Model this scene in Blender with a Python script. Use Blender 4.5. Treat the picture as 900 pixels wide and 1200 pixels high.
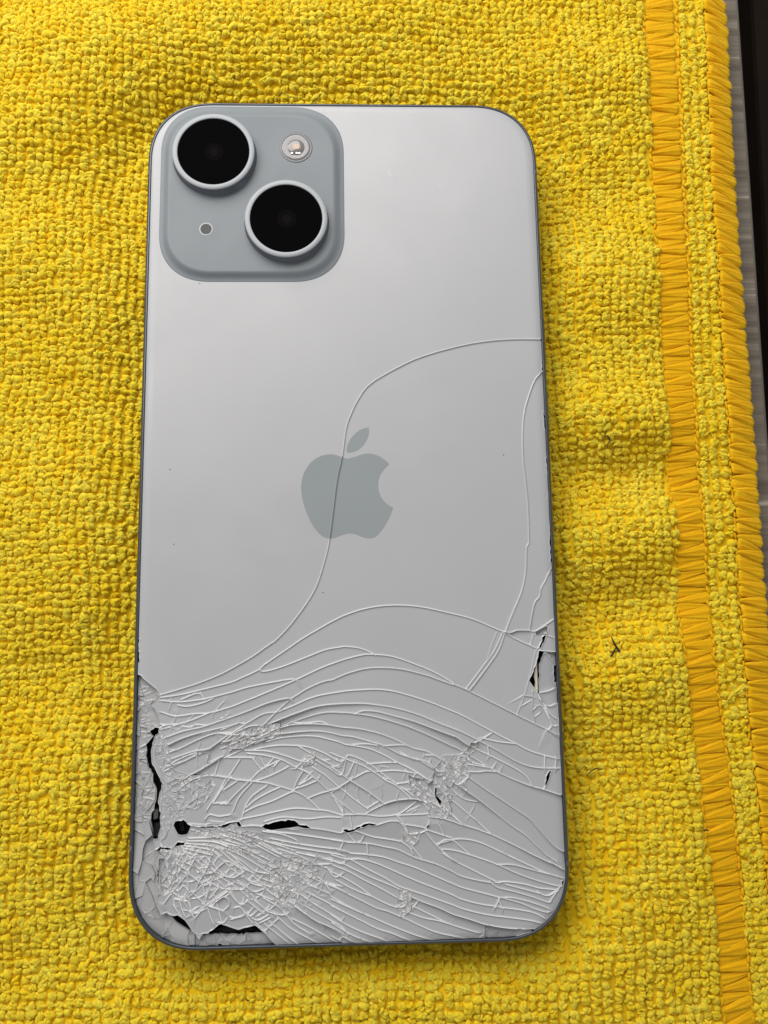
import bpy, bmesh, math, random
import numpy as np
from mathutils import Vector, Matrix, kdtree, noise
from mathutils.geometry import delaunay_2d_cdt

random.seed(11)
rng = np.random.default_rng(11)
for o in list(bpy.data.objects):
    bpy.data.objects.remove(o)
scene = bpy.context.scene
COL = scene.collection
MM = 0.001                       # everything below is measured in millimetres and stored in metres

# ------------------------------------------------------------------ camera
FPX = 1050.0
_rx, _ry, _rz = -0.16005998572979904, 0.03958237733944006, 0.009775427403535243
_t = np.array([-6.623548009270729, 2.110923973557568, -161.9198033489487])
_cx, _sx, _cy, _sy, _cz, _sz = math.cos(_rx), math.sin(_rx), math.cos(_ry), math.sin(_ry), math.cos(_rz), math.sin(_rz)
ROT = (np.array([[_cz, -_sz, 0], [_sz, _cz, 0], [0, 0, 1]]) @ np.array([[_cy, 0, _sy], [0, 1, 0], [-_sy, 0, _cy]])
       @ np.array([[1, 0, 0], [0, _cx, -_sx], [0, _sx, _cx]]))
CAM = -ROT.T @ _t
cd = bpy.data.cameras.new('camera')
cam = bpy.data.objects.new('camera', cd)
COL.objects.link(cam)
m4 = Matrix([list(r) + [0] for r in ROT.T] + [[0, 0, 0, 1]])
m4.translation = Vector(CAM * MM)
cam.matrix_world = m4
cd.sensor_fit = 'VERTICAL'
cd.sensor_height = 24
cd.lens = 24 * FPX / 1200
cd.clip_start = 0.005
cd.clip_end = 20
scene.camera = cam

# ------------------------------------------------------------------ light (indoors, one broad ceiling light up and to the left)
w = bpy.data.worlds.new('World')
scene.world = w
w.use_nodes = True
w.node_tree.nodes['Background'].inputs[0].default_value = (1.0, 0.985, 0.97, 1)
w.node_tree.nodes['Background'].inputs[1].default_value = 0.27
ld = bpy.data.lights.new('ceiling_light', 'AREA')
ld.shape = 'RECTANGLE'
ld.size, ld.size_y = 0.40, 0.32
ld.energy = 1.82
ld.color = (1.0, 0.985, 0.96)
lo = bpy.data.objects.new('ceiling_light', ld)
COL.objects.link(lo)
lo.location = (-0.12, 0.27, 0.27)
lo.rotation_euler = (Vector((0, 0.02, 0)) - Vector(lo.location)).to_track_quat('-Z', 'Y').to_euler()
scene.view_settings.view_transform = 'Standard'
scene.view_settings.look = 'None'
scene.view_settings.exposure = 0
scene.view_settings.gamma = 1
scene.render.engine = 'CYCLES'
scene.cycles.max_bounces = 8
scene.cycles.diffuse_bounces = 4


# ------------------------------------------------------------------ helpers
def ray_to(u, v, z):
    """point (mm) of the horizontal plane at height z seen at a place of the 900x1200 photograph"""
    d = ROT.T @ np.array([(u - 450) / FPX, -(v - 600) / FPX, -1.0])
    k = (z - CAM[2]) / d[2]
    return CAM[:2] + k * d[:2]


def nodes_of(name):
    m = bpy.data.materials.new(name)
    m.use_nodes = True
    nt = m.node_tree
    return m, nt, nt.nodes['Principled BSDF']


def N(nt, kind, **kw):
    n = nt.nodes.new(kind)
    for k, v in kw.items():
        if k in n.inputs:
            n.inputs[k].default_value = v
        else:
            setattr(n, k, v)
    return n


def simple(name, col, rough=.5, metal=0, spec=.5, mottle=0, mscale=300, bump=0, bscale=2000, bdist=.0001):
    m, nt, b = nodes_of(name)
    b.inputs['Base Color'].default_value = (*col, 1)
    b.inputs['Roughness'].default_value = rough
    b.inputs['Metallic'].default_value = metal
    b.inputs['Specular IOR Level'].default_value = spec
    tc = N(nt, 'ShaderNodeTexCoord')
    if mottle:
        nz = N(nt, 'ShaderNodeTexNoise', Scale=mscale, Detail=4.0)
        nt.links.new(tc.outputs['Object'], nz.inputs['Vector'])
        mx = N(nt, 'ShaderNodeMix', data_type='RGBA')
        mx.inputs['A'].default_value = (*[c * (1 - mottle) for c in col], 1)
        mx.inputs['B'].default_value = (*[min(1, c * (1 + mottle)) for c in col], 1)
        nt.links.new(nz.outputs['Fac'], mx.inputs['Factor'])
        nt.links.new(mx.outputs['Result'], b.inputs['Base Color'])
    if bump:
        nz = N(nt, 'ShaderNodeTexNoise', Scale=bscale, Detail=3.0)
        nt.links.new(tc.outputs['Object'], nz.inputs['Vector'])
        bp = N(nt, 'ShaderNodeBump', Strength=bump, Distance=bdist)
        nt.links.new(nz.outputs['Fac'], bp.inputs['Height'])
        nt.links.new(bp.outputs['Normal'], b.inputs['Normal'])
    return m


def tag(o, label=None, cat=None, group=None, kind=None):
    if label: o['label'] = label
    if cat: o['category'] = cat
    if group: o['group'] = group
    if kind: o['kind'] = kind
    return o


def empty(name, loc=(0, 0, 0)):
    o = bpy.data.objects.new(name, None)
    o.empty_display_size = .005
    o.location = [c * MM for c in loc]
    COL.objects.link(o)
    return o


def mesh_obj(name, verts, faces, mats, parent=None, smooth=False, mat_ids=None, origin=None):
    """one mesh object; verts in mm of the world; its origin is put at `origin` (mm) when given"""
    v = np.asarray(verts, float).reshape(-1, 3)
    if origin is not None:
        v = v - np.asarray(origin, float)
    me = bpy.data.meshes.new(name)
    me.from_pydata((v * MM).tolist(), [], [list(f) for f in faces])
    for m in (mats if isinstance(mats, (list, tuple)) else [mats]):
        me.materials.append(m)
    if mat_ids is not None:
        me.polygons.foreach_set('material_index', mat_ids)
    if smooth:
        me.polygons.foreach_set('use_smooth', [True] * len(me.polygons))
    me.update()
    o = bpy.data.objects.new(name, me)
    COL.objects.link(o)
    if origin is not None:
        o.location = [c * MM for c in origin]
    if parent:
        o.parent = parent
    return o


def big_mesh(name, V, F, mats, parent=None, smooth=True, mat_ids=None):
    """fast triangle mesh from numpy arrays"""
    me = bpy.data.meshes.new(name)
    me.vertices.add(len(V))
    me.vertices.foreach_set('co', (V * MM).astype(np.float32).ravel())
    me.loops.add(F.size)
    me.loops.foreach_set('vertex_index', F.astype(np.int32).ravel())
    me.polygons.add(len(F))
    me.polygons.foreach_set('loop_start', np.arange(0, F.size, 3, dtype=np.int32))
    for m in (mats if isinstance(mats, (list, tuple)) else [mats]):
        me.materials.append(m)
    if mat_ids is not None:
        me.polygons.foreach_set('material_index', np.asarray(mat_ids, np.int32))
    me.polygons.foreach_set('use_smooth', np.full(len(F), smooth))
    me.update(calc_edges=True)
    me.validate()
    o = bpy.data.objects.new(name, me)
    COL.objects.link(o)
    if parent:
        o.parent = parent
    return o


def rounded(hw, hh, r, n=14, e=2.35, cx=0, cy=0):
    """rounded rectangle outline, counter-clockwise, with softly blended corners"""
    pts = []
    for q, (sx, sy) in enumerate(((1, 1), (-1, 1), (-1, -1), (1, -1))):
        for i in range(n + 1):
            a = (i / n) * math.pi / 2
            c, s = math.cos(a) ** (2 / e), math.sin(a) ** (2 / e)
            if q % 2: c, s = s, c
            pts.append((cx + sx * (hw - r + r * c), cy + sy * (hh - r + r * s)))
    return np.array(pts)


def loft(rings, closed_rings=False, cap_first=False, cap_last=False):
    """rings: list of (n,3) arrays"""
    n = len(rings[0])
    V = np.concatenate(rings)
    F = []
    R = len(rings)
    for k in range(R if closed_rings else R - 1):
        a, b = k * n, ((k + 1) % R) * n
        for i in range(n):
            j = (i + 1) % n
            F.append((a + i, a + j, b + j, b + i))
    if cap_first: F.append(tuple(reversed(range(n))))
    if cap_last: F.append(tuple(range((R - 1) * n, R * n)))
    return V, F


def ring3(p2, z):
    return np.column_stack([p2, np.full(len(p2), z)])


def circle(c, r, z, n=64):
    a = np.linspace(0, 2 * math.pi, n, endpoint=False)
    return np.column_stack([c[0] + r * np.cos(a), c[1] + r * np.sin(a), np.full(n, z)])


def box(x0, x1, y0, y1, z0, z1):
    V = [(x0, y0, z0), (x1, y0, z0), (x1, y1, z0), (x0, y1, z0), (x0, y0, z1), (x1, y0, z1), (x1, y1, z1), (x0, y1, z1)]
    F = [(3, 2, 1, 0), (4, 5, 6, 7), (0, 1, 5, 4), (1, 2, 6, 5), (2, 3, 7, 6), (3, 0, 4, 7)]
    return V, F


def inside(P, poly):
    P = np.atleast_2d(P)
    x, y = P[:, 0], P[:, 1]
    r = np.zeros(len(P), bool)
    n = len(poly)
    for i in range(n):
        x0, y0 = poly[i]
        x1, y1 = poly[(i + 1) % n]
        if y0 == y1: continue
        c = ((y0 > y) != (y1 > y)) & (x < (x1 - x0) * (y - y0) / (y1 - y0) + x0)
        r ^= c
    return r


def smoothstep(t):
    t = np.clip(t, 0, 1)
    return t * t * (3 - 2 * t)


# ------------------------------------------------------------------ materials
def glass_material(name, col, rough, bump, bscale):
    m, nt, b = nodes_of(name)
    tc = N(nt, 'ShaderNodeTexCoord')
    nz = N(nt, 'ShaderNodeTexNoise', Scale=70.0, Detail=5.0)
    nt.links.new(tc.outputs['Object'], nz.inputs['Vector'])
    mx = N(nt, 'ShaderNodeMix', data_type='RGBA')
    mx.inputs['A'].default_value = (*[c * .96 for c in col], 1)
    mx.inputs['B'].default_value = (*[c * 1.04 for c in col], 1)
    nt.links.new(nz.outputs['Fac'], mx.inputs['Factor'])
    nt.links.new(mx.outputs['Result'], b.inputs['Base Color'])
    mr = N(nt, 'ShaderNodeMapRange')
    mr.inputs['From Min'].default_value = .35
    mr.inputs['From Max'].default_value = .65
    mr.inputs['To Min'].default_value = rough - .07
    mr.inputs['To Max'].default_value = rough + .09
    ns = N(nt, 'ShaderNodeTexNoise', Scale=38.0, Detail=7.0, Distortion=1.2)       # smudges
    nt.links.new(tc.outputs['Object'], ns.inputs['Vector'])
    nt.links.new(ns.outputs['Fac'], mr.inputs['Value'])
    nt.links.new(mr.outputs['Result'], b.inputs['Roughness'])
    nb = N(nt, 'ShaderNodeTexNoise', Scale=bscale, Detail=2.0)
    nt.links.new(tc.outputs['Object'], nb.inputs['Vector'])
    bp = N(nt, 'ShaderNodeBump', Strength=bump, Distance=.00004)
    nt.links.new(nb.outputs['Fac'], bp.inputs['Height'])
    nt.links.new(bp.outputs['Normal'], b.inputs['Normal'])
    return m


M_glass = glass_material('frosted_glass', (.50, .50, .513), .36, .25, 5200)
M_glass.node_tree.nodes['Principled BSDF'].inputs['Specular IOR Level'].default_value = .7
M_crest = glass_material('fracture_white', (.86, .86, .86), .25, .5, 4200)
M_chip = glass_material('crushed_glass', (.70, .70, .70), .22, .9, 2600)
M_ledge = glass_material('chipped_rim_glass', (.47, .47, .475), .24, .6, 2200)
M_emblem = glass_material('polished_emblem', (.325, .355, .365), .26, .1, 5200)
M_bump = glass_material('polished_bump_glass', (.245, .268, .286), .42, .05, 5200)
M_bump.node_tree.nodes['Principled BSDF'].inputs['Specular IOR Level'].default_value = .35
M_frame = simple('anodised_frame', (.115, .13, .15), .38, .7, mottle=.12, mscale=400)
M_band = simple('antenna_plastic', (.16, .18, .18), .5)
M_ring = simple('lens_ring_metal', (.42, .44, .46), .5, .1, mottle=.04)
M_ringwall = simple('lens_wall_metal', (.20, .22, .25), .4, .5)
M_dark = simple('dark_interior', (.006, .006, .007), .6, mottle=.5, mscale=900, spec=.2)
M_comp = simple('dark_component', (.018, .018, .02), .5, mottle=.4, mscale=1500, spec=.3)
M_lens = simple('black_lens_glass', (.002, .002, .0025), .03, spec=.004)
M_lensin = simple('lens_inner', (.0032, .0022, .0032), .1, spec=.008)
M_lensin2 = simple('painted_lens_glint', (.005, .0035, .0045), .1, spec=.012)
M_glue = simple('cream_glue', (.72, .68, .55), .7, mottle=.2, mscale=2500, bump=.8, bscale=3000)
M_mic = simple('mic_mesh', (.11, .105, .10), .7, mottle=.5, mscale=5000)
M_micrim = simple('mic_rim', (.50, .53, .56), .35)
M_screen = simple('screen_glass', (.004, .004, .005), .1)


def cloth_material(name, col, col2, deep, bscale, rough=.85, sss=.5):
    m, nt, b = nodes_of(name)
    tc = N(nt, 'ShaderNodeTexCoord')
    n1 = N(nt, 'ShaderNodeTexNoise', Scale=230.0, Detail=3.0)
    n2 = N(nt, 'ShaderNodeTexNoise', Scale=1500.0, Detail=3.0)
    for n in (n1, n2):
        nt.links.new(tc.outputs['Object'], n.inputs['Vector'])
    mx = N(nt, 'ShaderNodeMix', data_type='RGBA')
    mx.inputs['A'].default_value = (*col, 1)
    mx.inputs['B'].default_value = (*col2, 1)
    ad = N(nt, 'ShaderNodeMath', operation='MULTIPLY_ADD')
    ad.inputs[1].default_value = .6
    nt.links.new(n2.outputs['Fac'], ad.inputs[0])
    nt.links.new(n1.outputs['Fac'], ad.inputs[2])
    mr = N(nt, 'ShaderNodeMapRange')
    mr.inputs['From Min'].default_value = .6
    mr.inputs['From Max'].default_value = 1.0
    nt.links.new(ad.outputs['Value'], mr.inputs['Value'])
    nt.links.new(mr.outputs['Result'], mx.inputs['Factor'])
    nt.links.new(mx.outputs['Result'], b.inputs['Base Color'])
    b.inputs['Roughness'].default_value = rough
    b.inputs['Specular IOR Level'].default_value = .1
    b.inputs['Subsurface Weight'].default_value = sss
    b.inputs['Subsurface Radius'].default_value = (.9, .6, .1)
    b.inputs['Subsurface Scale'].default_value = .0012
    b.inputs['Sheen Weight'].default_value = .22
    b.inputs['Sheen Roughness'].default_value = .5
    b.inputs['Sheen Tint'].default_value = (1, .84, .32, 1)
    nb = N(nt, 'ShaderNodeTexNoise', Scale=bscale, Detail=4.0)
    nt.links.new(tc.outputs['Object'], nb.inputs['Vector'])
    bp = N(nt, 'ShaderNodeBump', Strength=.55, Distance=.00015)
    nt.links.new(nb.outputs['Fac'], bp.inputs['Height'])
    nt.links.new(bp.outputs['Normal'], b.inputs['Normal'])
    return m


M_terry = cloth_material('yellow_terry', (.96, .635, .012), (.98, .75, .055), None, 2600, sss=.3)
M_weave = cloth_material('yellow_weave', (.80, .54, .008), (.86, .62, .014), None, 2600, sss=0)
M_thread = cloth_material('orange_thread', (.85, .43, .003), (.92, .55, .010), None, 2200, .7, sss=.3)
_nt = M_thread.node_tree
_mp = N(_nt, 'ShaderNodeMapping')
_mp.inputs['Scale'].default_value = (.22, 1.6, 1.6)
_tc = next(n for n in _nt.nodes if n.bl_idname == 'ShaderNodeTexCoord')
_nt.links.new(_tc.outputs['Object'], _mp.inputs['Vector'])
for _n in [n for n in _nt.nodes if n.bl_idname == 'ShaderNodeTexNoise' and n.inputs['Scale'].default_value > 1000]:
    _nt.links.new(_mp.outputs['Vector'], _n.inputs['Vector'])
M_lint = simple('dark_lint', (.03, .028, .02), .9)


def wood_material():
    m, nt, b = nodes_of('grey_wood_laminate')
    tc = N(nt, 'ShaderNodeTexCoord')
    mp = N(nt, 'ShaderNodeMapping')
    mp.inputs['Scale'].default_value = (18, 520, 1)
    mp.inputs['Rotation'].default_value = (0, 0, .09)
    nt.links.new(tc.outputs['Object'], mp.inputs['Vector'])
    n1 = N(nt, 'ShaderNodeTexNoise', Scale=1.0, Detail=6.0, Roughness=.65)
    nt.links.new(mp.outputs['Vector'], n1.inputs['Vector'])
    cr = N(nt, 'ShaderNodeValToRGB')
    e = cr.color_ramp.elements
    e[0].position, e[0].color = .36, (.13, .106, .083, 1)
    e[1].position, e[1].color = .70, (.60, .52, .43, 1)
    x = e.new(.5); x.color = (.19, .157, .123, 1)
    x = e.new(.60); x.color = (.25, .21, .165, 1)
    nt.links.new(n1.outputs['Fac'], cr.inputs['Fac'])
    nt.links.new(cr.outputs['Color'], b.inputs['Base Color'])
    b.inputs['Roughness'].default_value = .5
    bp = N(nt, 'ShaderNodeBump', Strength=.3, Distance=.0002)
    nt.links.new(n1.outputs['Fac'], bp.inputs['Height'])
    nt.links.new(bp.outputs['Normal'], b.inputs['Normal'])
    return m


M_wood = wood_material()
M_edge = simple('grey_edge_strip', (.15, .13, .11), .45, mottle=.2)
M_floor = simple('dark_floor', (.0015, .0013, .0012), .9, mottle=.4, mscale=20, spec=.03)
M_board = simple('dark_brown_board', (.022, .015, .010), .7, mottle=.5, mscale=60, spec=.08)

# ------------------------------------------------------------------ setting: floor, table, dark board beyond it
ZT = -3.2                                                          # table top
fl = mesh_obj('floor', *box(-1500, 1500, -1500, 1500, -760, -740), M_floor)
tag(fl, kind='structure')
e0, e1 = ray_to(865, 0, ZT), ray_to(899, 500, ZT)
ed = (e1 - e0) / np.linalg.norm(e1 - e0)


def edge_x(y): return e0[0] + (e1[0] - e0[0]) * (y - e0[1]) / (e1[1] - e0[1])


table = empty('table', (0, 0, ZT))
tag(table, 'grey wood-grain table top lying under the yellow cloth', 'table')
Y0, Y1 = -420, 420
xe0, xe1 = edge_x(Y0), edge_x(Y1)
prof = [(-500, ZT), (-.5, ZT), (-.5, ZT - 22), (-500, ZT - 22)]


def strip(prof):
    V, F = [], []
    for (y, xe) in ((Y0, xe0), (Y1, xe1)):
        for dx, z in prof: V.append((xe + dx, y, z))
    n = len(prof)
    for i in range(n): F.append((i, (i + 1) % n, n + (i + 1) % n, n + i))
    F += [tuple(reversed(range(n))), tuple(range(n, 2 * n))]
    return V, F


V, F = strip(prof)
mesh_obj('tabletop', V, F, M_wood, table).matrix_parent_inverse = Matrix.Translation((0, 0, -ZT * MM))
V, F = strip([(-.48, ZT + .03), (-.25, ZT + .03), (0, ZT - .2), (0, ZT - 21.8), (-.25, ZT - 22.02), (-.48, ZT - 22.02)])
mesh_obj('edge_band', V, F, M_edge, table).matrix_parent_inverse = Matrix.Translation((0, 0, -ZT * MM))

b0, b1 = ray_to(881, 0, -60), ray_to(893, 220, -60)
bd = (b1 - b0) / np.linalg.norm(b1 - b0)
nrm = np.array([-bd[1], bd[0]])
if nrm[0] < 0: nrm = -nrm
pa, pb = b0 - bd * 120, b1 + bd * 420
V = []
for z in (-80, -61.2):
    for p in (pa, pb, pb + nrm * 260, pa + nrm * 260): V.append((*p, z))
for p in (pa, pb, pb + nrm * 260, pa + nrm * 260):
    c = (pa + pb) / 2 + nrm * 130
    V.append((*(p + (c - p) / np.linalg.norm(c - p) * 1.2), -60))
F = [(3, 2, 1, 0)] + [(i, (i + 1) % 4, 4 + (i + 1) % 4, 4 + i) for i in range(4)] + [(4 + i, 4 + (i + 1) % 4, 8 + (i + 1) % 4, 8 + i) for i in range(4)] + [(8, 9, 10, 11)]
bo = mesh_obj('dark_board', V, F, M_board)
tag(bo, 'dark brown board with a worn edge beyond the gap beside the table', 'board')

# ------------------------------------------------------------------ the cloth
W2, H2 = 35.8, 73.8
cloth = empty('microfibre_cloth', (0, 0, ZT))
tag(cloth, 'yellow terry microfibre cloth with an orange stitched hem under the phone', 'cloth')
PINV = Matrix.Translation((0, 0, -ZT * MM))

_bv = [-120, 0, 240, 520, 780, 900, 1050, 1200, 1320]
_b0 = [748, 754, 767, 782, 803, 817, 834, 851, 866]
_b1 = [784, 791, 802, 815, 836, 853, 868, 883, 897]
_b2 = [818, 826, 837, 855, 872, 884, 899, 914, 928]
_b3 = [840, 848, 861, 884, 903, 915, 931, 947, 962]


def band(px, z):
    P = np.array([ray_to(u, v, z) for u, v in zip(px, _bv)])
    o = np.argsort(P[:, 1])
    return lambda y: np.interp(y, P[o, 1], P[o, 0])


B0, B1, B2, B3 = band(_b0, 1.6), band(_b1, 1.8), band(_b2, 1.5), band(_b3, 0)
FOLDS = [  # u, v, along x, along y, height mm, turn
    (300, 30, 60, 9, 1.5, .12), (60, 130, 26, 12, 1.4, .5), (60, 320, 22, 12, 1.2, -.2), (130, 270, 9, 14, -.8, 0),
    (720, 490, 22, 6, 1.3, -.1), (720, 560, 20, 5, -.9, 0), (715, 630, 20, 7, 1.1, .1), (715, 715, 20, 6, -1.1, .1),
    (720, 790, 22, 8, 1.0, .15), (715, 330, 20, 10, .9, .2), (700, 230, 18, 7, -.8, .2), (690, 90, 22, 9, 1.0, -.3),
    (70, 620, 18, 16, .9, .3), (70, 800, 18, 10, -.7, .2), (60, 950, 20, 12, 1.0, -.2), (300, 1180, 40, 7, .9, .1),
    (600, 1190, 30, 8, .7, -.2), (760, 1040, 22, 10, .9, .5), (160, 160, 10, 10, -.9, .6),
]
FC = [(*ray_to(u, v, 1), sx, sy, a * 2.2, t) for u, v, sx, sy, a, t in FOLDS]


def cloth_h(x, y):
    x, y = np.asarray(x, float), np.asarray(y, float)
    qx, qy = np.abs(x) - (W2 - 10), np.abs(y) - (H2 - 10)
    d = np.hypot(np.maximum(qx, 0), np.maximum(qy, 0)) + np.minimum(np.maximum(qx, qy), 0) - 10
    h = -1.5 + 2.9 * smoothstep((d + 1.0) / 13.0)
    f = np.zeros_like(h)
    for cx, cy, sx, sy, a, t in FC:
        dx, dy = x - cx, y - cy
        u, v = dx * math.cos(t) + dy * math.sin(t), -dx * math.sin(t) + dy * math.cos(t)
        f = f + a * np.exp(-(u / sx) ** 2 - (v / sy) ** 2)
    f = f + .22 * np.sin(x * .21 + y * .11 + 1) + .18 * np.sin(y * .27 - x * .09 + 2.2) + .10 * np.sin(x * .5 + y * .41)
    h = h + f * smoothstep((d + .5) / 7.0)
    # the hem lies thicker and rolls over at the edge
    e = B3(y) - x
    hem = smoothstep((x - B0(y) + 3) / 5.0)
    h = h * (1 - .6 * hem) + hem * .55
    roll = np.clip(1 - e / 2.6, 0, 1)
    h = h - (h - (ZT + .3)) * (1 - np.sqrt(np.clip(1 - roll ** 2, 0, 1)))
    return np.maximum(h, ZT + .25)


# woven ground of the cloth: one sheet with its underside
ys = np.arange(-103, 103.1, 1.0)
rows = []
for y in ys:
    e = float(B3(y))
    hemx = e - np.array([30, 26, 22, 19, 16, 14, 12, 10, 8, 6.5, 5.2, 4, 3, 2.2, 1.6, 1.1, .7, .4, .15, 0])
    xs = np.concatenate([np.linspace(-80, hemx[0] - 1, 110), hemx])
    rows.append(np.column_stack([xs, np.full(len(xs), y), cloth_h(xs, np.full(len(xs), y)) + .0]))
nx = len(rows[0])
V = np.concatenate(rows)
F = []
for j in range(len(ys) - 1):
    for i in range(nx - 1):
        a = j * nx + i
        F.append((a, a + 1, a + nx + 1, a + nx))
top_n = len(V)
low = V.copy(); low[:, 2] = ZT + .02
V = np.concatenate([V, low])
border = [j * nx + nx - 1 for j in range(len(ys))]
for a, b in zip(border[:-1], border[1:]): F.append((a, a + top_n, b + top_n, b))
mesh_obj('cloth_base', V, F, M_weave, cloth, smooth=True).matrix_parent_inverse = PINV


def ico(n):
    bm = bmesh.new()
    bmesh.ops.create_icosphere(bm, subdivisions=n, radius=1)
    bm.verts.ensure_lookup_table()
    v = np.array([x.co[:] for x in bm.verts]); f = np.array([[q.index for q in p.verts] for p in bm.faces])
    bm.free()
    return v, f


IV, IF = ico(2)


def rot_batch(n, tilt):
    """random rotations whose long axis leans by up to `tilt` from level"""
    a = rng.uniform(0, 2 * math.pi, n); t = rng.normal(0, tilt, n)
    ux = np.column_stack([np.cos(a) * np.cos(t), np.sin(a) * np.cos(t), np.sin(t)])
    up = np.tile([0, 0, 1.0], (n, 1))
    uy = np.cross(up, ux); uy /= np.linalg.norm(uy, axis=1)[:, None]
    uz = np.cross(ux, uy)
    return np.stack([ux, uy, uz], 2)


def blobs(C, S, R, lump=.16):
    n = len(C)
    base = IV[None] * (1 + lump * np.sin(IV[None, :, [1, 2, 0]] * 3.1 + rng.uniform(0, 6.28, (n, 1, 3))))
    P = np.einsum('nij,nvj->nvi', R, base * S[:, None, :]) + C[:, None, :]
    Fa = (IF[None] + (np.arange(n) * len(IV))[:, None, None]).reshape(-1, 3)
    return P.reshape(-1, 3), Fa


def terry_points(xa, xb, px, py, keep):
    pts = []
    j = 0
    y = -112.0
    while y < 112:
        x = xa
        while x < xb:
            pts.append((x, y)); x += px
        y += py; j += 1
    P = np.array(pts)
    P += rng.normal(0, 1, P.shape) * np.array([px * .08, py * .11])
    P[:, 0] += .5 * np.sin(P[:, 1] * .11 + P[:, 0] * .03) + .3 * np.sin(P[:, 1] * .31)
    P[:, 1] += .5 * np.sin(P[:, 0] * .13 + 1)
    return P


NSEG, NSIDE = 4, 5


def strands(C, R, span, rise, rad):
    """little arches of yarn, one per row of C"""
    n = len(C)
    t = np.linspace(0, math.pi, NSEG + 1)
    bend = rng.uniform(-.5, .5, n)
    px = -np.cos(t)[None] * span[:, None]
    pz = np.sin(t)[None] * rise[:, None]
    py = np.sin(t * 2)[None] * (bend * span * .5)[:, None]
    path = np.stack([px, py, pz], 2)                                    # n, seg, 3
    tx = np.gradient(path, axis=1)
    tx /= np.linalg.norm(tx, axis=2)[..., None]
    side = np.cross(tx, np.array([0, 1.0, 0])[None, None]); side /= np.linalg.norm(side, axis=2)[..., None] + 1e-9
    up = np.cross(side, tx)
    a = np.arange(NSIDE) * 2 * math.pi / NSIDE
    rr = rad[:, None] * (1 + .25 * np.sin(t * 3)[None] * rng.uniform(-1, 1, (n, 1)))
    V = path[:, :, None] + rr[:, :, None, None] * (np.cos(a)[None, None, :, None] * side[:, :, None] + np.sin(a)[None, None, :, None] * up[:, :, None])
    V = np.einsum('nij,nskj->nski', R, V) + C[:, None, None]
    f = []
    for i in range(NSEG):
        for k in range(NSIDE):
            p, q, u, w_ = i * NSIDE + k, i * NSIDE + (k + 1) % NSIDE, (i + 1) * NSIDE + (k + 1) % NSIDE, (i + 1) * NSIDE + k
            f += [(p, q, u), (p, u, w_)]
    f = np.array(f)
    m = (NSEG + 1) * NSIDE
    return V.reshape(-1, 3), (f[None] + (np.arange(n) * m)[:, None, None]).reshape(-1, 3)


def add_terry(name, P, parent, size):
    n = len(P)
    big = rng.uniform(.82, 1.22, n) * size
    h = cloth_h(P[:, 0], P[:, 1])
    c = np.column_stack([P, h + .22])
    sc_ = np.column_stack([rng.uniform(.66, .88, n), rng.uniform(.56, .72, n), rng.uniform(.46, .58, n)]) * big[:, None]
    V, F = blobs(c, sc_, rot_batch(n, .25), .2)
    K = 4
    cc = np.repeat(np.column_stack([P, h]), K, 0) + np.column_stack([rng.normal(0, .26, (n * K, 2)), rng.uniform(-.02, .20, n * K)])
    b2 = np.repeat(big, K)
    V2, F2 = strands(cc, rot_batch(n * K, .35), rng.uniform(.30, .50, n * K) * b2, rng.uniform(.36, .58, n * K) * b2, rng.uniform(.22, .31, n * K) * b2)
    o = big_mesh(name, np.concatenate([V, V2]), np.concatenate([F, F2 + len(V)]), M_terry, parent)
    o.matrix_parent_inverse = PINV
    tag(o, kind='stuff')
    print(name, n, len(o.data.polygons))
    return o


P = terry_points(-100, 75, 1.55, 1.32, None)
shift = smoothstep((P[:, 0] - 30) / 20) * (B0(P[:, 1]) - B0(0.0))
P[:, 0] += shift
ok = P[:, 0] < B0(P[:, 1]) - .4
qx, qy = np.abs(P[:, 0]) - (W2 - 10), np.abs(P[:, 1]) - (H2 - 10)
d = np.hypot(np.maximum(qx, 0), np.maximum(qy, 0)) + np.minimum(np.maximum(qx, qy), 0) - 10
ok &= d > -3.0
ok &= (P[:, 0] > -79.5) & (np.abs(P[:, 1]) < 102.5)
add_terry('terry_loops', P[ok], cloth, 1.03)
# the narrow band of loops between the two rows of hem stitches
pts = []
y = -102.5
while y < 102.5:
    a, b = float(B1(y)) + .9, float(B2(y)) - .5
    for k in range(3): pts.append((a + (b - a) * (k + .3) / 2.6, y + rng.normal(0, .15)))
    y += 1.22
P = np.array(pts) + rng.normal(0, .16, (len(pts), 2))
add_terry('hem_loops', P, cloth, 1.0)


# hem stitches: flat bundles of floss, wedge beside wedge
def stitch_mesh(length, wide, narrow, height, seed, lean):
    r = random.Random(seed)
    nl, ns = 13, 13
    turn = length < 0
    V = []
    for i in range(nl):
        t = i / (nl - 1)
        wdt = (narrow + (wide - narrow) * t ** .8) * (1 + .05 * r.uniform(-1, 1))
        if i in (0, nl - 1): wdt *= .7
        hgt = height * (.35 + .65 * math.sin(math.pi * (.10 + .80 * t)) ** .7)
        off = lean * (t - .5) + .08 * math.sin(3 * t + seed)
        for j in range(ns):
            a = math.pi * j / (ns - 1)
            strand = .10 * math.sin(j * 1.9 + seed + .8 * t) + .04 * r.uniform(-1, 1)
            V.append(((t - .5) * length, off + math.cos(a) * wdt / 2, (math.sin(a) ** .6) * hgt + strand * math.sin(a) - .12 * (1 - math.sin(a))))
    F = []
    for i in range(nl - 1):
        for j in range(ns - 1):
            a = i * ns + j
            F.append((a, a + ns, a + ns + 1, a + 1))
    F.append(tuple(range(ns))); F.append(tuple(reversed(range((nl - 1) * ns, nl * ns))))
    if turn: F = [tuple(reversed(f)) for f in F]
    me = bpy.data.meshes.new('hem_stitch')
    me.from_pydata([tuple(c * MM for c in v) for v in V], [], F)
    me.materials.append(M_thread)
    me.polygons.foreach_set('use_smooth', [True] * len(me.polygons))
    me.update()
    return me


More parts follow.
